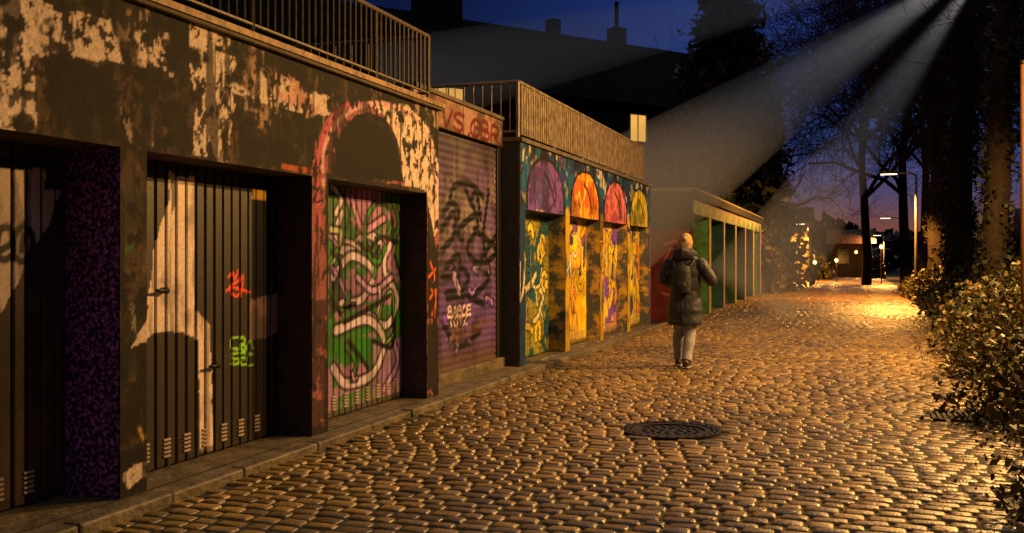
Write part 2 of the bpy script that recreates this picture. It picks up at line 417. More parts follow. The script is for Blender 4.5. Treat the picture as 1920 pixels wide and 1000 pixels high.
def d1(w):
    w.fill((.28,.20,.16)); w.blend(sstep(.45,.6,fbm(w.Y*4,w.Z*2,40))*.6,(.17,.12,.10))
    w.poly([(-60,300),(85,318),(85,358),(118,362),(80,440),(0,602),(-60,680)],(.86,.78,.72),.97)
    w.poly([(-60,290),(95,300),(95,318),(-60,316)],BLK,.8)
    for P in ([(0,470),(22,455),(18,428),(0,432),(-6,470),(6,488),(22,480)],[(45,422),(28,440),(28,480),(44,490),(60,472),(60,440),(45,422)],[(45,440),(40,470)]): w.stroke(P,.036,(.06,.05,.10))
    w.grime(41,.4,(.12,.09,.08))
def d2(w):
    w.fill((.18,.13,.115)); w.blend(sstep(.4,.6,fbm(w.Y*5,w.Z*2,44))*.5,(.10,.08,.07))
    w.poly([(275,290),(585,330),(585,400),(395,350),(275,320)],BLK,.8)
    w.poly([(316,322),(368,335),(368,585),(392,612),(400,700),(402,846),(374,852),(372,640),(345,622),(290,622),(250,660),(276,590),(286,470),(316,372)],CREAM,.97)
    w.poly([(284,860),(282,660),(292,628),(345,622),(368,640),(374,852)],(.15,.105,.085),.97)
    w.poly([(318,335),(330,337),(330,380),(320,400)],(.2,.16,.13),.8)
    w.poly([(392,360),(470,370),(470,600),(460,640),(410,650),(398,600)],(.12,.09,.085),.9)
    w.poly([(468,560),(530,545),(530,622),(468,642)],(.60,.48,.47),.9)
    w.poly([(473,355),(500,357),(500,379),(473,378)],(.95,.75,.25),.95)
    w.poly([(470,378),(530,380),(530,548),(470,560)],(.05,.04,.05),.9)
    w.poly([(398,700),(412,690),(412,838),(402,842)],(.12,.1,.08),.9)
    O=(1,.32,.18)
    for P in ([(428,520),(436,512),(440,530),(430,540),(442,556),(452,545)],[(446,508),(440,532),(456,520),(450,560)],[(424,545),(440,540),(468,548)],[(456,515),(450,530)]): w.stroke(P,.018,O)
    Gc=(.60,.95,.2)
    for P in ([(446,632),(434,636),(433,652),(446,655)],[(452,655),(450,636),(458,634),(458,645),(451,647),(461,650),(459,656),(452,656)],[(464,656),(464,648),(470,640),(475,655)],
              [(446,662),(434,664),(436,672),(447,674),(445,682),(432,682)],[(460,662),(451,664),(452,682),(462,684)],[(452,672),(459,672)],[(474,664),(465,666),(466,684),(475,684)]): w.stroke(P,.014,Gc)
    w.grime(46,.35,(.08,.065,.06))
def d3(w):
    w.fill((.24,.42,.17))
    w.blend(sstep(.5,.54,fbm(w.Y*2.2,w.Z*2.2,120)),(.15,.48,.12))
    w.blend(sstep(.52,.57,fbm(w.Y*2.0,w.Z*2.6,121)),(.62,.44,.62))
    w.poly([(660,350),(712,352),(716,420),(690,450),(665,410)],(.72,.46,.70),.95)
    w.poly([(700,640),(757,630),(757,740),(700,745)],(.60,.46,.66),.9)
    w.poly([(617,500),(640,500),(650,560),(617,600)],(.12,.22,.12),.9)
    r=(.84,.78,.88); k=(.045,.04,.06)
    for P,wd,cc in [([(640,400),(628,450),(650,470),(690,440),(720,470),(700,500)],.075,r),([(625,520),(660,480),(700,510),(680,560),(640,570)],.07,r),
        ([(740,440),(720,500),(745,560),(725,610),(690,590)],.07,r),([(630,620),(690,600),(720,640),(700,700),(650,720),(625,690)],.08,r),
        ([(660,370),(680,430),(720,410)],.06,(.85,.6,.85)),([(735,620),(745,680),(720,730)],.06,(.72,.56,.84)),([(650,650),(668,680),(660,710)],.05,(.18,.5,.12)),([(622,350),(640,372),(630,400)],.05,r),
        ([(735,370),(748,420),(738,450)],.05,(.25,.5,.2)),([(670,520),(700,545),(735,520)],.05,(.75,.6,.85)),([(620,430),(640,440),(622,500)],.045,(.7,.75,.6))]:
        w.stroke(P,wd+.045,k,.9); w.stroke(P,wd,cc)
    w.wild(7.4,9.1,.3,1.95,[(.80,.74,.86),(.20,.52,.15),(.62,.45,.72)],12,.04,77)
    for P in ([(645,605),(690,580),(730,555)],[(640,360),(655,400),(650,430)],[(672,455),(690,470),(715,445),(745,455)],[(690,460),(700,480),(712,462)],[(620,560),(640,590)],[(700,640),(735,650),(740,600)],[(620,470),(640,500),(625,540)],[(700,380),(730,390),(735,420)],[(655,640),(690,690)],[(740,480),(752,520)]):
        w.stroke(P,.045,k)
    w.blend(sstep(.35,.0,w.Z)*.6,(.56,.45,.56))
    w.grime(49,.35,(.11,.09,.10))
ribbed_door(4.42,.62,2.6,'garage_door',B1,d_old)
ribbed_door(4.50,2.85,4.815,'garage_door_b',B1,d1)
ribbed_door(4.42,5.05,7.02,'garage_door_c',B1,d2)
ribbed_door(4.38,7.28,9.29,'garage_door_d',B1,d3)
handle(4.42,*Wall(4.42,0,1,0,1,.5).w(303,545),B1); handle(4.42,*Wall(4.42,0,1,0,1,.5).w(400,685),B1); handle(4.5,3.9,1.0,B1); handle(4.38,8.2,1.0,B1)

def railing(name,L,y0,y1,z0,z1,sp,r,back,m):
    E=empty(name); P=[]
    n=int((y1-y0)/sp)
    P.append(tube_geo([(-L,y0,z1),(-L,y1,z1)],[.022]*2,8)); P.append(tube_geo([(-L,y0,z0+.09),(-L,y1,z0+.09)],[.014]*2,6))
    for i in range(n+1):
        yy=y0+i*(y1-y0)/n; post=(i%20==0) or i==n
        P.append(tube_geo([(-L,yy,z0 if post else z0+.09),(-L,yy,z1)],[.02 if post else r]*2,5))
    for (yb) in back:
        l=3.0; P.append(tube_geo([(-L,yb,z1),(-L-l,yb,z1)],[.022]*2,8)); P.append(tube_geo([(-L,yb,z0+.09),(-L-l,yb,z0+.09)],[.014]*2,6))
        for i in range(1,int(l/sp)): P.append(tube_geo([(-L-i*sp,yb,z0+.09),(-L-i*sp,yb,z1)],[r]*2,5))
    v,f=merge(P); pydata('bars_and_rails',v,f,m,E)
    return E
railing('metal_railing',L1+.03,.3,9.40,top1+.07,3.70,.098,.0105,[9.40],M_rail)

# ------------------------------------------------------------------ roller shutter garage (between)
BM=empty('roller_shutter_garage'); LS=4.45; tS=3.24
w=Wall(LS,9.70,12.30,.12,2.86,.016)
w.dx=.012*np.abs(np.sin(w.Z*math.pi/.085))
w.fill((.50,.45,.47)); w.blend(sstep(1.9,1.0,w.Z)*.85,(.36,.25,.58)); w.blend(sstep(.5,.6,fbm(w.Y*2,w.Z*2,60))*.6,(.32,.21,.50))
KK=(.035,.03,.05)
for P in ([(842,380),(850,350),(880,345),(905,370)],[(826,430),(850,400),(850,440),(828,470)],[(870,350),(895,420),(875,470),(915,520),(880,560)],[(915,360),(905,450),(918,510)],
          [(835,500),(860,480),(855,540),(835,550)],[(888,430),(930,470),(895,500),(930,440)],[(838,560),(870,555),(905,570)],[(830,610),(860,650),(900,620)],[(830,400),(845,380),(860,400),(850,430),(866,450)],
          [(858,430),(880,410),(900,400)],[(862,500),(878,520),(866,545)],[(828,520),(845,520),(850,500)],[(880,380),(892,360),(900,410)]): w.stroke(P,.085,KK)
w.wild(9.9,12.2,.3,1.3,[(.46,.30,.75),(.62,.50,.75),(.36,.27,.6)],11,.08,5)
w.poly([(838,585),(880,575),(880,600),(838,622)],(.25,.18,.3),.9)
text(w,'BABOE',839,596,.15,.12,(.92,.82,.85),.024,.1); text(w,'TOYZ',841,614,.15,.12,(.92,.82,.85),.024,.1)
w.poly([(842,620),(930,590),(930,610),(842,648)],(.45,.3,.2),.6,wear=.4)
w.grime(61,.5,(.10,.075,.07)); w.blend(sstep(.5,.1,w.Z)*.7,(.36,.27,.15)); w.blend(sstep(2.3,2.8,w.Z)*.5,(.12,.1,.1))
w.build('roller_shutter',M_door,BM,gain=.9)
w=Wall(LS-.06,9.60,12.425,2.90,tS,.014); w.fill((.60,.46,.42)); w.blend(sstep(.45,.6,fbm(w.Y*4,w.Z*6,63))*.6,(.42,.31,.26))
text(w,'VS.GBR',828,236,.36,.21,(.40,.03,.05),.045,.12,.01)
w.grime(64,.6,(.12,.085,.07)); w.build('fascia_front',M_wall,BM)
boxes('fascia_beam',[(-5.2,-LS+.053,9.6,12.425,2.895,tS-.002)],M_conc,BM)
boxes('cap',[(-5.25,-LS+.09,9.6,12.425,tS,tS+.05)],M_conc,BM,bevel=.008)
boxes('guide_rails',[(-4.62,-LS+.03,9.60,9.70,-.0,2.89),(-4.62,-LS+.03,12.30,12.425,-.0,2.89)],M_dark,BM)
boxes('shutter_box',[(-4.62,-LS-.02,9.7,12.3,2.8,2.893)],M_dark,BM)
boxes('threshold',[(-4.7,-LS+.10,9.62,12.42,-.05,.12)],M_kerb,BM,bevel=.012)
boxes('body',[(-9.5,-5.2,9.62,12.42,-.1,tS-.01)],M_conc,BM)

# ------------------------------------------------------------------ garage building 2
B2=empty('garage_building'); L2=4.15; y20,y21=12.43,21.36
ops2=[(12.66,14.62),(14.86,16.82),(17.06,19.02),(19.26,21.18)]
W=Wall(L2,y20,y21,-.02,top1,.018,snapy=[v for o in ops2 for v in o],snapz=[0,dh]); Y,Z=W.Y,W.Z
W.fill((.10,.20,.42)); W.blend(sstep(.5,.56,fbm(Y*3,Z*3,70)),(.06,.34,.52)); W.blend(sstep(.57,.62,fbm(Y*4,Z*4,71)),(.72,.70,.68))
W.wild(y20,y21,2.1,2.9,[(.12,.28,.65),(.75,.7,.66),(.1,.1,.15),(.45,.22,.55)],30,.07,9)
def arch(cy,hw,z0,z1,c,c2,c3):
    P=[(cy-hw,z0)]+[(cy-hw*math.cos(t),z0+(z1-z0)*(.25+.75*math.sin(t))) for t in np.linspace(0,math.pi,20)]+[(cy+hw,z0)]
    W.poly([(cy+(p[0]-cy)*1.1,p[1]+(.04 if p[1]>z0 else 0)) for p in P],BLK,.9,m=True); W.poly(P,c,1,m=True)
    inside=np.abs(Y-cy)<hw*.95
    W.blend(sstep(.5,.56,fbm(Y*3,Z*4,int(cy*3)))*inside*(Z>z0)*(Z<z1-.12)*.8,c3)
    W.stroke([(cy-hw*.4,z0+.1),(cy-.1,z0+.35),(cy+.1,z1-.15)],.10,c2,.8,m=True); W.stroke([(cy+hw*.5,z0+.1),(cy+.2,z0+.4),(cy-.1,z0+.55)],.06,(.1,.08,.1),.8,m=True)
    W.stroke([(cy-hw*.75,z0+.05),(cy-hw*.5,z0+.4),(cy-.3,z0+.2)],.05,c2,.9,m=True); W.stroke([(cy+hw*.2,z0+.05),(cy+hw*.6,z0+.25),(cy+hw*.3,z0+.5)],.05,c3,.9,m=True)
arch(13.63,.86,2.08,2.82,(.44,.28,.62),(.30,.32,.62),(.25,.16,.40)); arch(15.84,.86,2.08,2.82,(.98,.62,.14),(1,.80,.3),(.75,.32,.12))
arch(18.04,.86,2.08,2.82,(.86,.46,.52),(.8,.4,.2),(.55,.22,.35)); arch(20.2,.84,2.08,2.82,(.86,.76,.18),(.5,.55,.3),(.5,.45,.12))
for p in range(5):
    yy=[12.54,14.74,16.94,19.14,21.27][p]; W.stroke([(yy,0),(yy,2.08)],.26,[(.05,.2,.36),(.72,.58,.12),(.70,.55,.12),(.82,.68,.15),(.4,.32,.62)][p],m=True)
W.wild(y20,y21,.1,2.0,[(.90,.74,.15),(.30,.2,.6),(.08,.3,.42),(.8,.75,.7)],50,.05,19)
W.grime(73,.5,(.08,.07,.07)); W.blend(sstep(.5,.6,fbm(Y*9,Z*.9,75))*sstep(top1-.4,top1,Z)*.9,(.05,.04,.03))
W.build('front_wall',M_wall,B2,[(a,b,0,dh) for a,b in ops2])
e=[y20]+[v for o in ops2 for v in o]+[y21]
M_yj=mat('patchy_jamb',(.48,.29,.03),.8,scale=4.5,col2=(.05,.06,.07),pos=(.46,.60))
boxes('pillars',[(-4.9,-L2-.008,e[i],e[i+1],-.1,dh) for i in range(0,10,2)],M_yj,B2)
boxes('lintel',[(-4.9,-L2-.008,y20,y21,dh+.001,top1-.002)],M_conc,B2)
boxes('end_wall',[(-4.9,-L2-.012,y20-.006,y20-.001,-.1,top1-.002),(-9.5,-4.902,y20,y20+.2,-.1,top1-.002),(-9.5,-4.902,y21-.2,y21,-.1,top1-.002)],M_dark,B2)
boxes('roof_slab',[(-9.5,-L2+.04,y20-.02,y21+.03,top1,top1+.06)],M_conc,B2,bevel=.01)
YP=[(.98,.85,.12),(.95,.75,.10),(.50,.30,.80),(.92,.88,.80),(.20,.22,.5),(.95,.45,.10),(.98,.9,.2)]
def dd(i,base):
    def f(w):
        w.fill(base); w.blend(sstep(.5,.55,fbm(w.Y*2,w.Z*2,80+i)),YP[(i*2)%6])
        w.wild(w.ys[0]+.1,w.ys[-1]-.1,.15,1.95,YP,30,.10,30+i,outline=(.22,.12,.2)); w.grime(84+i,.3)
        w.blend(sstep(.4,.1,w.Z)*.5,(.70,.62,.35))
    return f
w=Wall(4.42,12.66,14.62,.012,dh,.018); w.dx=.01*np.abs(np.sin(w.Z*math.pi/.085)); w.fill((.55,.52,.20))
w.blend(sstep(.5,.56,fbm(w.Y*2,w.Z*2,90)),(.10,.30,.38)); w.wild(12.8,14.5,.2,1.9,[(.85,.76,.2),(.12,.38,.46),(.75,.75,.55),(.2,.2,.4)],30,.07,91); w.grime(92,.4)
w.build('roller_shutter',M_door,B2)
ribbed_door(4.40,14.86,16.82,'garage_door_e',B2,dd(0,(.95,.72,.10)))
ribbed_door(4.36,17.06,19.02,'garage_door_f',B2,dd(1,(.92,.82,.30)))
ribbed_door(4.36,19.26,21.18,'garage_door_g',B2,dd(2,(.95,.85,.15)))
R2=empty('slatted_railing'); yr1=20.65
sl=[];yy=12.5
while yy<yr1: sl.append((-L2-.02,-L2,yy,yy+.075,top1+.10,3.72)); yy+=.105
boxes('slats',sl,M_slat,R2)
P=[tube_geo([(-L2-.03,12.46,3.755),(-L2-.03,yr1,3.755)],[.025]*2,8),tube_geo([(-L2-.04,12.46,top1+.2),(-L2-.04,yr1,top1+.2)],[.016]*2,6)]
for yy in np.linspace(12.46,yr1,6): P.append(tube_geo([(-L2-.04,yy,top1+.05),(-L2-.04,yy,3.755)],[.03]*2,6))
P+=[tube_geo([(-L2-.03,12.46,3.755),(-7.5,12.46,3.755)],[.025]*2,8),tube_geo([(-L2-.03,12.46,3.1),(-7.5,12.46,3.1)],[.016]*2,6)]
for xx in np.arange(-4.3,-7.5,-.13): P.append(tube_geo([(xx,12.46,3.1),(xx,12.46,3.755)],[.010]*2,5))
v,f=merge(P); pydata('rails_and_posts',v,f,M_slat,R2)

# ------------------------------------------------------------------ building 3: open carports
B3=empty('carport_building'); L3=3.62; y30,y31=23.8,42.4; z3=3.0
M_green=mat('green_paint',(.10,.28,.08),.7,var=.75,scale=3); M_blue=mat('night_blue_paint',(.014,.013,.035),.8,var=.5,scale=5,spec=.15)
M_teal=mat('teal_paint',(.04,.17,.13),.7,var=.7,scale=3)
M_red=mat('red_paint',(.10,.014,.012),.8,var=.6,scale=4,spec=.2); M_lil=mat('lilac_paint',(.35,.22,.45),.7,var=.4,scale=5)
M_pale=mat('pale_frieze',(.45,.37,.20),.75,var=.6,scale=6); M_yel=mat('yellow_paint',(.5,.42,.10),.7,var=.5,scale=5)
boxes('near_wall_lower',[(-7.5,-L3,y30,y30+.2,-.1,2.1)],M_red,B3)
boxes('near_wall_upper',[(-7.5,-L3,y30,y30+.2,2.102,z3)],M_blue,B3)
tg=[]
for P in ([(-4.30,1.35),(-4.15,1.65),(-3.95,1.6),(-3.9,1.35),(-4.1,1.2),(-4.15,.9),(-3.95,.75)],[(-4.35,.6),(-4.1,.5),(-3.9,.7)],[(-4.3,1.75),(-4.05,1.85),(-3.85,1.7)]):
    tg.append(tube_geo([(p[0],y30-.004,p[1]) for p in P],[.03]*len(P),6,True,.12))
v,f=merge(tg); pydata('wall_tag',v,f,mat('tag_red',(.22,.05,.04),.7),B3)
n=6; pit=(y31-y30-.2)/n; dv=[];ends=[]
for i in range(1,n+1):
    yy=y30+i*pit; dv.append((-6.5,-L3-.03,yy,yy+.2,-.1,z3-.5)); ends.append((-L3-.028,-L3,yy-.04,yy+.24,-.1,z3-.5))
boxes('divider_walls_a',dv[::2],M_green,B3);boxes('divider_walls_b',dv[1::2],M_teal,B3); boxes('pillar_fronts_a',ends[::2],M_yel,B3); boxes('pillar_fronts_b',ends[1::2],M_lil,B3)
boxes('back_wall',[(-6.7,-6.502,y30+.2,y31,-.1,z3)],M_teal,B3)
boxes('frieze',[(-L3-.15,-L3-.002,y30+.202,y31+.04,z3-.5,z3-.14)],M_pale,B3)
V=[];Fc=[]
for i in range(n*2):
    ya=y30+.3+i*pit/2; o=len(V); V+=[(-L3+.004,ya,z3-.5),(-L3+.004,ya+pit/2-.15,z3-.5),(-L3+.004,ya+pit/4,z3-.2)]; Fc.append((o,o+1,o+2))
pydata('frieze_pattern',V,Fc,M_green,B3)
boxes('fascia',[(-L3,-L3+.09,y30-.1,y31+.15,z3-.138,z3+.06)],M_blue,B3)
boxes('roof_slab',[(-7.6,-L3-.002,y30-.1,y31+.15,z3+.002,z3+.06)],M_roof,B3)
boxes('roof_edge',[(-7.6,-L3+.11,y30-.12,y31+.17,z3+.062,z3+.10)],mat('edge_trim',(.22,.14,.09),.6,var=.5),B3)
boxes('floor',[(-6.5,-L3,y30+.2,y31,-.1,-.04)],M_kerb,B3)

# ------------------------------------------------------------------ row house behind
RH=empty('row_house'); M_brick=mat('dark_brick',(.035,.025,.02),.9,var=.5,scale=3,spec=.1); M_tile=mat('roof_tile',(.010,.009,.010),.9,var=.5,scale=6,bump=.8,bscale=8,spec=.03)
M_glass=mat('dark_window',(.01,.012,.02),.15,var=.2,bump=0); M_frame=mat('window_frame',(.4,.36,.3),.6)
u=Vector((.613,.79,0)); nrm=Vector((.79,-.613,0)); P1=Vector((-19.5,46.2,0)); t0,t1=-26,17.5
def hp(t,o,z): return P1+u*t+nrm*o+Vector((0,0,z))
def hbox(t0,t1,o0,o1,z0,z1):
    V=[hp(a,b,c) for a in (t0,t1) for b in (o0,o1) for c in (z0,z1)]; return V,BF
v,f=hbox(t0,t1,-4,4,-.1,9.6); pydata('walls',v,f,M_brick,RH)
v=[hp(t0,4.4,9.4),hp(t1,4.4,9.4),hp(t1,0,13.6),hp(t0,0,13.6),hp(t0,-4.4,9.4),hp(t1,-4.4,9.4)]
pydata('roof',v,[(0,1,2,3),(3,2,5,4),(0,3,4),(1,5,2),(0,4,5,1)],M_tile,RH)
parts=[];fr=[];lit=[(9.32,8.2,1.05,1.35),(-1.99,8.85,1.5,.75)]
for z in (2,4.9,7.9):
    for t in np.arange(t0+1.5,t1-1,2.7):
        if any(abs(t-q_[0])<1.5 and abs(z-q_[1])<1.6 for q_ in lit): continue
        parts.append(hbox(t-.5,t+.5,4.0,4.03,z-.7,z+.7)); fr+= [hbox(t-.58,t+.58,4.0,4.06,z+.702,z+.78),hbox(t-.58,t+.58,4.0,4.1,z-.78,z-.702),hbox(t-.02,t+.02,4.031,4.05,z-.7,z+.7)]
v,f=merge(parts); pydata('windows',v,f,M_glass,RH); v,f=merge(fr); pydata('window_frames',v,f,M_brick,RH)
M_lit=mat('lit_window',(.6,.4,.15),.6,emit=(1,.50,.09),es=.9,bump=0)
for i,(t,z,wd,ht) in enumerate(lit):
    v,f=hbox(t-wd/2,t+wd/2,4.0,4.04,z-ht/2,z+ht/2); pydata('lit_window_%d'%(i+1),v,f,M_lit,RH)
    v,f=merge([hbox(t-wd/2-.08,t+wd/2+.08,4,4.1,z+ht/2+.002,z+ht/2+.09),hbox(t-wd/2-.08,t-wd/2-.002,4,4.1,z-ht/2,z+ht/2),hbox(t+wd/2+.002,t+wd/2+.08,4,4.1,z-ht/2,z+ht/2),hbox(t-.03,t+.03,4.042,4.06,z-ht/2,z+ht/2)])
    pydata('lit_frame_%d'%(i+1),v,f,M_frame,RH)
v,f=merge([hbox(10.8,11.6,-.4,.4,12,14.4),hbox(-1.6,.9,-.4,.4,12,15.0),hbox(6.5,7.1,-.3,.3,12,14.3),tube_geo([hp(11.2,0,14.3),hp(11.2,0,15.9)],[.12,.12],8)]); pydata('chimneys',v,f,M_brick,RH)

# ------------------------------------------------------------------ trees
def bare_tree(name,seed,height,depth=5,trunk_r=.3):
    r=random.Random(seed); segs=[]
    def branch(p,d,ln,rad,lev):
        ns=6 if lev==0 else (4 if lev<3 else 3); sl=ln/ns
        for i in range(ns):
            wob=.08 if lev==0 else .26
            d=(d+Vector((r.gauss(0,wob),r.gauss(0,wob),r.gauss(0,wob)+(.05 if lev else .0)))).normalized()
            q=p+d*sl; r1=rad*(1-.13*(5/ns)*.8); segs.append((p,q,rad,r1,lev)); p=q; rad=r1
            if lev<depth and not(lev==0 and i<2):
                for c in range(2 if (lev==0 or r.random()<.25) else 1):
                    ax=d.orthogonal().normalized(); ax.rotate(Matrix.Rotation(r.uniform(0,6.28),3,d))
                    nd=d.copy(); nd.rotate(Matrix.Rotation(r.uniform(.45,1.0),3,ax))
                    branch(p,nd,ln*r.uniform(.52,.74),max(rad*.52,.006),lev+1)
    branch(Vector((0,0,0)),Vector((0,0,1)),height*.55,trunk_r,0)
    V=[];Fc=[]
    for p,q,a,b,lev in segs:
        n=8 if lev<2 else 3; d=(q-p).normalized(); x=d.orthogonal().normalized(); yv=d.cross(x); o=len(V)
        for P,rr in ((p,a),(q,b)):
            for k in range(n):
                an=6.2832*k/n; V.append(P+(x*math.cos(an)+yv*math.sin(an))*max(rr,.009))
        for k in range(n): k2=(k+1)%n; Fc.append((o+k,o+k2,o+n+k2,o+n+k))
    me=bpy.data.meshes.new(name); me.from_pydata([tuple(v) for v in V],[],Fc); me.materials.append(M_twig); 
    for p in me.polygons: p.use_smooth=True
    return me
TM=[bare_tree('bare_tree_mesh_%d'%i,100+i,17,5,.27) for i in range(3)]
for (x,yv,sc,k,rot) in [(.7,60,1.05,0,0),(-4.6,66,.9,1,1.2),(3.9,45,1.05,2,2.1),(6.5,54,1.1,0,3.5),(4.5,72,1.2,1,.7),(12,62,1.2,0,1.9),(-8,78,1.1,0,2.6),(7.4,40,.95,1,4.4),(5.2,29,.75,2,3.0),(2.4,52,1.0,1,4.0)]:
    o=link(bpy.data.objects.new('bare_tree',TM[k])); o.location=(x,yv,-.1); o.scale=(sc,)*3; o.rotation_euler=(0,0,rot)
def leaves(name,P,size,cols,parent=None,stretch=1.6,m=None):
    n=len(P); P=np.asarray(P)
    a=rng.normal(size=(n,3)); a/=np.linalg.norm(a,axis=1)[:,None]; b=rng.normal(size=(n,3)); b-=a*(a*b).sum(1)[:,None]; b/=np.linalg.norm(b,axis=1)[:,None]
    s=size*rng.uniform(.6,1.4,(n,1)); a=a*s*stretch*.5; b=b*s*.5; c=np.cross(a,b); c/=np.linalg.norm(c,axis=1)[:,None]+1e-9
    V=np.stack([P-a,P+b+c*s*.15,P+a,P-b+c*s*.15],1).reshape(-1,3); Fc=np.arange(n*4).reshape(n,4)
    ci=np.array(cols)[rng.integers(0,len(cols),n)]*rng.uniform(.6,1.3,(n,1)); col=np.repeat(ci,4,axis=0)
    return mesh_np(name,V,Fc,m or M_leaf,parent,col=col)
def ivy_tree(x,yv,h,r,seed,n=4500,lean=0,crown=.6):
    E=empty('ivy_covered_tree'); rr=random.Random(seed); pts=[];p=Vector((x,yv,-.1))
    for i in range(9): pts.append(p.copy()); p+=Vector((rr.gauss(lean,.08),rr.gauss(0,.08),h/8))
    v,f=tube_geo(pts,[r*(1.35 if i==0 else 1-.06*i) for i in range(9)],12); pydata('trunk',v,f,M_bark,E,True)
    t=rng.random(n)**.9; z=t*h*.92; an=rng.uniform(0,6.283,n); bulge=.9+.5*fbm(z*1.1,an*1.2,seed)
    rad=r*bulge*rng.uniform(.85,1.2,n); ff=np.clip(z/h*8,0,7.99); ix=ff.astype(int); fr_=ff-ix
    ax=np.array([q.x for q in pts]); ay=np.array([q.y for q in pts]); px=ax[ix]*(1-fr_)+ax[ix+1]*fr_; py=ay[ix]*(1-fr_)+ay[ix+1]*fr_
    keep=fbm(z*1.5,an*1.0,seed+9)>.47
    leaves('ivy',np.stack([px+rad*np.cos(an),py+rad*np.sin(an),z],1)[keep],.09,[(.015,.022,.008),(.022,.026,.011),(.032,.024,.012)],E,1.1)
    if crown: o=link(bpy.data.objects.new('crown',TM[seed%3]),E); o.location=(pts[4].x,pts[4].y,pts[4].z-1.5); o.scale=(crown,)*3; o.rotation_euler=(0,0,seed)
ivy_tree(2.75,30,12,.36,4,5000,crown=.5); ivy_tree(2.75,22.5,12,.27,5,3500,.03,crown=0); ivy_tree(3.0,41,12,.38,6,crown=.5); ivy_tree(5.6,34,12,.34,7,crown=0); ivy_tree(4.4,47,13,.4,8,crown=0)
def conifer(x,yv,h,R,seed):
    E=empty('conifer_tree'); rr=random.Random(seed)
    v,f=tube_geo([(x,yv,-.1),(x,yv,h*.5),(x,yv,h)],[.28,.18,.03],8); pydata('trunk',v,f,M_bark,E,True)
    parts=[];LP=[]
    z=1.0
    while z<h:
        for k in range(5):
            a=rr.uniform(0,6.28); l=R*(1-(z/h)**1.6)*rr.uniform(.65,1.15)+.25; pts=[]
            for j in range(6):
                t=j/5; pts.append((x+math.cos(a)*l*t,yv+math.sin(a)*l*t,z+.25*l*t-.42*l*t*t+rr.gauss(0,.02)))
                if j>0:
                    for q in range(int(20*l/2.5)):
                        s=rr.random(); w=(.12+.3*t)*1.1
                        LP.append((pts[-1][0]-math.cos(a)*l*.2*s+rr.gauss(0,w*.7),pts[-1][1]-math.sin(a)*l*.2*s+rr.gauss(0,w*.7),pts[-1][2]-abs(rr.gauss(0,w*.6))))
            parts.append(tube_geo(pts,[.05,.04,.03,.02,.015,.008],4))
        z+=.28
    v,f=merge(parts); pydata('limbs',v,f,M_bark,E); leaves('needles',LP,.21,[(.008,.012,.008),(.012,.015,.009),(.006,.009,.008)],E,2.4)
conifer(-5.3,46,18,2.9,1); conifer(-7.4,60,17,2.8,2); conifer(-4.6,55,11,2.0,3)

# ------------------------------------------------------------------ shrubs / hedge on the right
def shrub(name,x0f,x1,ya,yb,hf,n,cols,size=.075,seed=0,stems=True):
    E=empty(name); Y=rng.uniform(ya,yb,n); lx=np.array([x0f(q) for q in Y])
    hb=np.array([hf(q) for q in Y]); a=rng.uniform(0,math.pi,n); cx=(lx+x1)/2; rx=(x1-lx)/2
    lump=.55+.95*fbm(Y*1.6,a*1.9,seed+2,5); rad=lump*rng.uniform(.6,1.08,n)**.6
    X=cx-rx*np.cos(a)*rad; Zz=RZ+hb*np.sin(a)*rad
    X+=rng.normal(0,.04,n); 
    leaves('foliage',np.stack([X,Y,Zz],1),size,cols,E,1.7)
    V=[];Fc=[];na=10;ny=int((yb-ya)/.4)+1
    for i in range(ny):
        q=ya+i*(yb-ya)/(ny-1); l=x0f(q); e=.25 if 0<i<ny-1 else .02
        for k in range(na):
            t=math.pi*k/(na-1); m_=.5*e/.25 if e<.1 else random.uniform(.42,.55); V.append(((l+x1)/2-(x1-l)/2*math.cos(t)*m_,q,RZ-.05+hf(q)*math.sin(t)*m_))
    for i in range(ny-1):
        for k in range(na-1): Fc.append((i*na+k,i*na+k+1,(i+1)*na+k+1,(i+1)*na+k))
    pydata('woody_core',V,Fc,M_soil,E)
    if stems:
        P=[]
        for i in range(int(38*(yb-ya))):
            q=random.uniform(ya,yb); l=x0f(q); t=random.uniform(.1,2.6); r_=.6; s=Vector(((l+x1)/2-(x1-l)/2*math.cos(t)*r_,q,RZ+hf(q)*math.sin(t)*r_))
            d=Vector((-math.cos(t)*.6+random.gauss(0,.3),random.gauss(0,.35),math.sin(t)*.6+.25)); d.normalize(); l2=random.uniform(.3,.95)
            P.append(tube_geo([s,s+d*l2*.5+Vector((0,0,.03)),s+d*l2+Vector((0,0,-.04))],[.006,.005,.002],3,False))
        v,f=merge(P); pydata('twigs',v,f,M_bark,E)
GC=[(.10,.10,.02),(.14,.11,.025),(.07,.08,.02),(.20,.13,.03),(.12,.06,.02),(.04,.05,.015),(.02,.02,.01),(.03,.03,.01)]
shrub('roadside_shrub',lambda q:1.22+.5*min(1,max(0,(q-6)/20))+.16*math.sin(q*1.7),3.9,3.2,17,lambda q:.85+.28*math.sin(q*.9+1)+.02*q,48000,GC,.045,1)
shrub('roadside_shrub',lambda q:1.75+.02*q*.3+.15*math.sin(q*1.1),4.2,17,46,lambda q:.8+.3*math.sin(q*.7),20000,GC,.08,3)
shrub('tall_hedge',lambda q:4.4+.3*math.sin(q),6.4,12,60,lambda q:1.8+.4*math.sin(q*.5),18000,[(.012,.012,.006),(.02,.018,.008),(.025,.018,.01)],.14,5,False)
shrub('ivy_bush',lambda q:-5.2+.2*math.sin(q*2),-3.0,43.2,52,lambda q:2.6+.7*math.sin(q*1.3),10000,GC,.13,7)
n=1400; yy=rng.uniform(3,26,n); xx=np.array([right_edge(q_) for q_ in yy])-np.abs(rng.normal(0,.25,n))+.12
leaves('fallen_leaves',np.stack([xx,yy,np.full(n,RZ+.012)],1),.032,[(.16,.12,.04),(.12,.07,.03)],None,1.3)
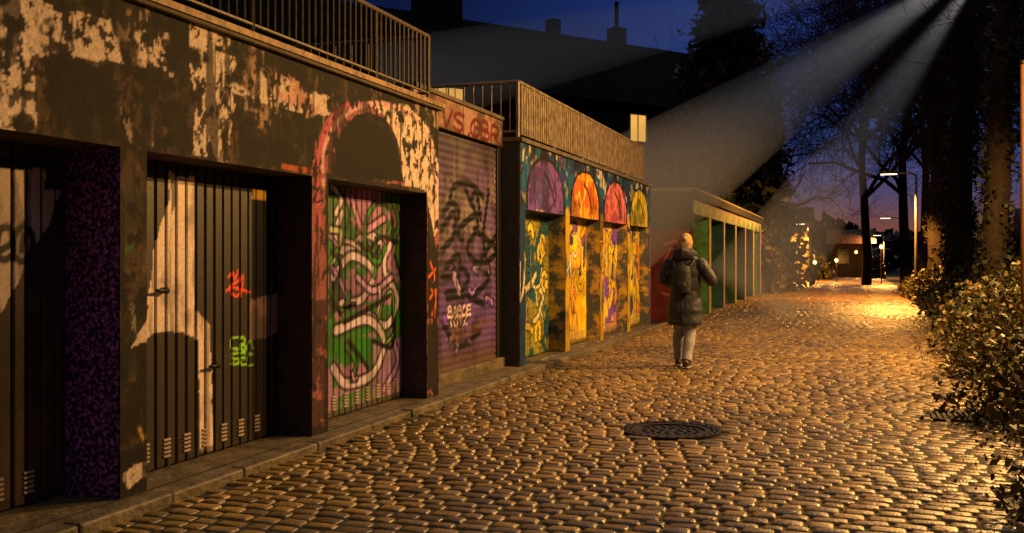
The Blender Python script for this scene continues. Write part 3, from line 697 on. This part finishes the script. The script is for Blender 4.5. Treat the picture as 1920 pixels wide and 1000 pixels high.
n=9000; an=rng.uniform(-.55,.6,n); d=rng.uniform(105,150,n); hz=(2.4+4.6*fbm(an*22,d*.02,9))*rng.random(n)**.6
leaves('distant_trees',np.stack([d*np.sin(an),d*np.cos(an),hz],1),1.1,[(.012,.010,.009),(.016,.012,.01)],None,1.3)

# ------------------------------------------------------------------ houses at the far end
def small_house(name,x0,x1,y0,y1,h,rh,wallm,litw=()):
    E=empty(name); boxes('walls',[(x0,x1,y0,y1,-.1,h)],wallm,E)
    pydata('roof',[(x0-.3,y0-.3,h),(x1+.3,y0-.3,h),(x1+.3,y1+.3,h),(x0-.3,y1+.3,h),(x0-.3,(y0+y1)/2,h+rh),(x1+.3,(y0+y1)/2,h+rh)],[(0,1,5,4),(2,3,4,5),(0,4,3),(1,2,5)],mat('tile_'+name,(.06,.02,.015),.8,var=.5),E)
    wn=[(x,x+.9,y0-.03,y0-.001,1.0,2.2) for x in np.arange(x0+.6,x1-1,2)]; boxes('windows',wn,M_glass,E)
    if litw: boxes('lit_windows',litw,M_lit,E)
M_rend=mat('ochre_render',(.34,.22,.08),.85,var=.4,scale=2)
small_house('end_house',-7.2,-2.9,69,76,3.4,1.6,M_rend)
small_house('garden_house',9.5,16,62,70,2.6,1.8,M_brick)
small_house('end_house',-1.8,1.4,84,88,2.6,1.2,M_rend)
shrub('garden_shrub',lambda q:-3.2,-1.6,72,82,lambda q:1.6+.4*math.sin(q),3500,GC,.16,11,False)
shrub('garden_shrub',lambda q:1.0,2.2,80,83,lambda q:1.4,1800,GC,.16,12,False)

# ------------------------------------------------------------------ street lamps
def light(name,loc,power,col,r,parent,kind='POINT'):
    l=bpy.data.lights.new(name,kind); l.energy=power; l.color=col; l.shadow_soft_size=r
    o=bpy.data.objects.new(name,l); o.location=loc; link(o,parent); return o
WARM=(1,.52,.135); AMB=(1,.42,.07)
M_led=mat('lamp_lens',(.8,.8,.8),.3,emit=(1,.78,.4),es=6,bump=0)
M_lan=mat('lantern_glass',(.8,.6,.3),.3,emit=(1,.5,.12),es=9,bump=0)
def street_lamp(x,yv,h,power,side=-1,arm=.7,col=WARM,r=.08,tilt=.45,blend=.3):
    E=empty('street_lamp'); v,f=merge([tube_geo([(x,yv,-.1),(x,yv,1.0),(x,yv,h)],[.065,.06,.04],10),tube_geo([(x,yv,h-.02),(x+side*.3*arm,yv,h+.06),(x+side*arm,yv,h+.08)],[.035,.03,.03],8)])
    pydata('pole',v,f,M_metal,E,True)
    xa,xb=sorted((x+side*(arm-.1),x+side*(arm+.55)))
    boxes('lamp_head',[(xa,xb,yv-.12,yv+.12,h+.05,h+.13)],M_metal,E,bevel=.02)
    boxes('lens',[(xa+.05,xb-.05,yv-.09,yv+.09,h+.03,h+.047)],M_led,E)
    o=light('lamp_light',((xa+xb)/2,yv,h-.08),power,col,r,E,'SPOT'); o.data.spot_size=math.radians(160); o.data.spot_blend=blend
    o.rotation_euler=(0,-side*tilt,0)
street_lamp(4.2,15.2,5.5,5000,tilt=.3)
street_lamp(4.3,10.8,5.0,2200,tilt=.3)  # unseen extra lamp, added to brighten the near garage wall
street_lamp(2.15,38.8,4.45,6000,col=AMB)
street_lamp(2.75,64,3.8,3500,col=AMB)
street_lamp(-2.75,67,3.6,3500,-1,.3,tilt=0,col=AMB)
street_lamp(2.3,84,3.2,3000,-1,.3,col=AMB)
for i,(x,yv,h) in enumerate(((1.55,62,2.1),(-1.0,66,1.3),(-2.1,60,1.2),(.2,80,1.9))):
    E=empty('garden_lantern'); v,f=merge([tube_geo([(x,yv,-.1),(x,yv,h-.12)],[.03,.03],8),tube_geo([(x,yv,h+.11),(x,yv,h+.2)],[.14,.02],8)]); pydata('post',v,f,M_iron,E)
    v,f=ell_geo((x,yv,h),(.10,.10,.11),10,8); pydata('glass_globe',v,f,M_lan,E,True)
    if i<2: light('lantern_light',(x-.15,yv-.15,h),160,AMB,.06,E)
pst=empty('metal_post'); v,f=tube_geo([(1.93,13.3,-.1),(1.93,13.3,3.75)],[.03,.03],10); pydata('post',v,f,mat('rust_post',(.18,.08,.03),.6),pst,True)
v,f=ell_geo((1.93,13.3,3.77),(.04,.04,.03),10,6); pydata('cap',v,f,M_iron,pst,True)

# ------------------------------------------------------------------ light shafts: mist cones shaped as beams, lit by added spots
mm=bpy.data.materials.new('mist'); mm.use_nodes=True; nt=mm.node_tree; nt.nodes.clear()
out=nt.nodes.new('ShaderNodeOutputMaterial'); vs=nt.nodes.new('ShaderNodeVolumeScatter'); vs.inputs['Density'].default_value=.20; vs.inputs['Anisotropy'].default_value=.0
nt.links.new(vs.outputs[0],out.inputs['Volume'])
fl=empty('added_floodlight'); A=Vector((3.2,26.4,8.8))  # unseen floodlight with housing, added to produce the shafts
v,f=merge([tube_geo([A+Vector((.25,0,.08)),A+Vector((.06,0,.02))],[.10,.16],12)]); pydata('housing',v,f,M_iron,fl,True)
MS=empty('mist')
for T,ra,pw,ext in (((-7.6,22.9,6.3),.9,700,1.3),((-3.6,22.6,3.6),1.25,2000,1.3),((-1.2,24.4,2.2),.95,1700,1.25)):
    T=Vector(T); T=A+(T-A)*ext; ra*=ext; v,f=tube_geo([A+(T-A)*.03,T],[.06,ra],24); pydata('mist_shaft',v,f,mm,MS,True)
    sp=light('flood_beam',A+(T-A)*.012,pw,(.95,.88,.90),.03,fl,'SPOT'); sp.data.spot_size=2*math.atan(ra/(T-A).length)*1.02; sp.data.spot_blend=1.0
    sp.rotation_euler=(T-A).to_track_quat('-Z','Y').to_euler()

# ------------------------------------------------------------------ person walking away
PE=empty('walking_woman')
def body(name,parts,material,vox=.012,sm=4):
    v,f=merge(parts); o=pydata(name,v,f,material,PE,True)
    m=o.modifiers.new('r','REMESH'); m.mode='VOXEL'; m.voxel_size=vox; m.use_smooth_shade=True
    s=o.modifiers.new('s','SMOOTH'); s.factor=.5; s.iterations=sm
    return o
M_jack=mat('jacket_cloth',(.026,.028,.045),.6,var=.5,scale=14,bump=.9,bscale=16)
M_pack=mat('backpack_cloth',(.012,.012,.016),.7,var=.5,scale=20,bump=.6,bscale=40)
M_jean=mat('jeans',(.33,.33,.40),.85,var=.4,scale=14,bump=.8,bscale=14)
M_boot=mat('boot_leather',(.05,.03,.02),.5,var=.4); M_hair=mat('blonde_hair',(.52,.33,.13),.5,var=.6,scale=40,bump=.8,bscale=70)
M_skin=mat('skin',(.5,.3,.2),.5,var=.1,bump=.1); M_ph=mat('phone_case',(.02,.02,.02),.3,bump=0)
jk=[ring_geo([(.56,0,0,.225,.175),(.60,0,0,.24,.185),(.70,0,0,.228,.172),(.76,0,0,.243,.182),(.90,0,0,.222,.162),(1.02,0,0,.195,.14),(1.06,0,0,.210,.152),(1.14,0,0,.218,.157),(1.19,0,0,.212,.150),(1.25,0,0,.230,.163),(1.32,0,0,.224,.15),(1.38,0,0,.226,.145),(1.43,0,0,.205,.125),(1.49,0,-.01,.14,.105),(1.55,0,0,.085,.085)],24),
 tube_geo([(.185,0,1.41),(.24,-.02,1.35),(.27,-.02,1.31),(.32,-.03,1.24),(.37,-.03,1.17),(.36,.05,1.145),(.28,.15,1.17),(.15,.30,1.23)],[.085,.094,.08,.086,.075,.078,.068,.048],12),
 tube_geo([(-.185,0,1.41),(-.23,-.02,1.35),(-.25,-.02,1.30),(-.28,-.02,1.23),(-.29,-.02,1.16),(-.26,.07,1.13),(-.17,.2,1.18),(-.08,.30,1.22)],[.085,.094,.08,.086,.078,.075,.062,.048],12),
 ell_geo((0,-.10,1.50),(.15,.085,.085)),tube_geo([(-.13,.02,1.5),(-.1,-.1,1.53),(0,-.15,1.54),(.1,-.1,1.53),(.13,.02,1.5)],[.045,.055,.06,.055,.045],10)]
body('jacket',jk,M_jack,.012,2)
body('backpack',[ring_geo([(.98,0,-.19,.10,.05),(1.0,0,-.20,.125,.075),(1.12,0,-.205,.13,.085),(1.28,0,-.20,.122,.07),(1.35,0,-.185,.09,.045)],20),ell_geo((0,-.265,1.09),(.085,.035,.065)),
   tube_geo([(-.10,-.17,1.33),(-.15,-.10,1.44),(-.14,.06,1.46),(-.15,.15,1.34)],[.02]*4,8),tube_geo([(.10,-.17,1.33),(.15,-.10,1.44),(.14,.06,1.46),(.15,.15,1.34)],[.02]*4,8),
   tube_geo([(-.03,-.19,1.35),(0,-.195,1.385),(.03,-.19,1.35)],[.011]*3,8)],M_pack,.010,1)
lg=[ring_geo([(.62,0,0,.17,.12),(.85,0,0,.175,.125),(.95,0,0,.15,.11)],16),
 tube_geo([(-.085,.0,.86),(-.09,.03,.66),(-.10,.09,.47),(-.115,.10,.36),(-.12,.13,.22),(-.12,.15,.09)],[.10,.095,.076,.083,.072,.074],12),
 tube_geo([(.085,.0,.86),(.085,0,.66),(.075,.0,.47),(.065,-.04,.34),(.055,-.09,.20),(.05,-.13,.09)],[.10,.095,.076,.083,.070,.074],12)]
body('jeans',lg,M_jean,.012,2)
def boot(cx,cy,lift):
    return [tube_geo([(cx,cy-.02,.14),(cx,cy-.01,.10),(cx,cy-.01,.055+lift)],[.052,.052,.052],12),
            tube_geo([(cx,cy-.085,.038+lift),(cx,cy,.045+lift),(cx,cy+.10,.042),(cx,cy+.175,.034)],[.040,.050,.048,.032],12)]
body('boots',boot(-.12,.16,0)+boot(.05,-.13,.02),M_boot,.009,2)
boxes('boot_soles',[(-.165,-.075,.07,.33,.0,.018),(.005,.095,-.215,.04,.0,.018)],M_jean,PE,bevel=.006)
rt=Matrix.Rotation(-.25,3,'X')
hc=(0.01,.035,1.665)
body('head',[ell_geo(hc,(.075,.095,.112),20,16,rt),tube_geo([(0,0,1.52),(.005,.01,1.6)],[.055,.052],12),ell_geo((.01,.085,1.615),(.045,.045,.045)),
   tube_geo([(.012,.128,1.675),(.013,.150,1.645),(.012,.132,1.632)],[.010,.014,.010],8),ell_geo((-.066,.04,1.66),(.012,.02,.032)),ell_geo((.086,.04,1.66),(.012,.02,.032)),
   ell_geo((.01,.128,1.607),(.024,.010,.007))],M_skin,.007,2)
v,f=merge([ell_geo((.01+s*.032,.123,1.672),(.013,.008,.009),10,8) for s in (-1,1)]); pydata('eyes',v,f,M_ph,PE,True)
hr=[ell_geo((.01,.012,1.69),(.086,.104,.10),20,16),ell_geo((.01,-.035,1.62),(.078,.066,.095)),ell_geo((.015,-.095,1.71),(.036,.034,.032))]
for k in range(9):
    a=-1.2+k*.3; hr.append(tube_geo([(.01+.07*math.sin(a),.01-.07*math.cos(a),1.73),(.01+.092*math.sin(a),-.005-.083*math.cos(a),1.65),(.01+.085*math.sin(a),-.01-.085*math.cos(a),1.55)],[.02,.022,.010],8))
body('hair',hr,M_hair,.008,1)
def hand(wx,wy,wz,s):
    P=[tube_geo([(wx,wy-.02,wz),(wx+s*.0,wy+.03,wz+.005),(wx-s*.01,wy+.085,wz+.015)],[.026,.034,.036],10,True,.5)]
    for i,l in enumerate((.065,.075,.07,.055)):
        bx=wx-s*.01+(i-1.5)*.019; by=wy+.08
        P.append(tube_geo([(bx,by,wz+.015),(bx-s*.008,by+l*.5,wz+.03),(bx-s*.02,by+l*.72,wz+.055),(bx-s*.03,by+l*.6,wz+.075)],[.0095,.009,.0085,.007],7))
    P.append(tube_geo([(wx-s*.028,wy+.02,wz+.01),(wx-s*.05,wy+.045,wz+.035),(wx-s*.05,wy+.06,wz+.062)],[.012,.011,.009],7)); return P
body('hands',hand(.13,.32,1.235,1)+hand(-.06,.32,1.225,-1),M_skin,.005,1)
boxes('phone',[(-.045,.115,.375,.384,1.25,1.335)],M_ph,PE,bevel=.004)
sm=[tube_geo([(0,-.186,.60),(0,-.180,.75),(0,-.158,.95)],[.006]*3,6)]
v,f=merge(sm); pydata('jacket_seams',v,f,M_ph,PE,True)
PE.location=(-2.17,13.6,RZ+.004); PE.scale=(1.0,1.0,1.02); PE.rotation_euler=(0,0,math.radians(-4))

# ------------------------------------------------------------------ sky
wd=bpy.data.worlds.new('World'); scene.world=wd; wd.use_nodes=True; nt=wd.node_tree; bg=nt.nodes['Background']
tc=nt.nodes.new('ShaderNodeTexCoord'); sx=nt.nodes.new('ShaderNodeSeparateXYZ'); nt.links.new(tc.outputs['Generated'],sx.inputs[0])
rp=nt.nodes.new('ShaderNodeValToRGB'); cr=rp.color_ramp
for e,(p,c) in zip([cr.elements[0],cr.elements[1]]+[cr.elements.new(.5) for _ in range(4)],[(0,(.15,.05,.025,1)),(1,(.001,.004,.025,1)),(.03,(.18,.065,.05,1)),(.06,(.08,.06,.13,1)),(.11,(.035,.07,.25,1)),(.32,(.006,.020,.15,1))]):
    e.position=p; e.color=c
nt.links.new(sx.outputs['Z'],rp.inputs['Fac'])
at=nt.nodes.new('ShaderNodeMath'); at.operation='ARCTAN2'; nt.links.new(sx.outputs['X'],at.inputs[0]); nt.links.new(sx.outputs['Y'],at.inputs[1])
sb=nt.nodes.new('ShaderNodeMath'); sb.operation='SUBTRACT'; sb.inputs[1].default_value=.12; nt.links.new(at.outputs[0],sb.inputs[0])
ab=nt.nodes.new('ShaderNodeMath'); ab.operation='ABSOLUTE'; nt.links.new(sb.outputs[0],ab.inputs[0])
mr=nt.nodes.new('ShaderNodeMapRange'); mr.interpolation_type='SMOOTHSTEP'; mr.inputs[1].default_value=.14; mr.inputs[2].default_value=.58; mr.inputs[3].default_value=1.0; mr.inputs[4].default_value=.22
nt.links.new(ab.outputs[0],mr.inputs[0]); nt.links.new(rp.outputs['Color'],bg.inputs['Color']); nt.links.new(mr.outputs[0],bg.inputs['Strength'])

# ------------------------------------------------------------------ camera
cam=bpy.data.cameras.new('camera'); co=bpy.data.objects.new('camera',cam); link(co); cam.lens=35; cam.sensor_width=36
cam.shift_y=-15/1920; cam.clip_end=2000; cam.clip_start=.05
co.location=(0,0,H); co.rotation_euler=(math.radians(90),0,TH); scene.camera=co
scene.view_settings.view_transform='Standard'; scene.view_settings.look='None'; scene.view_settings.exposure=0
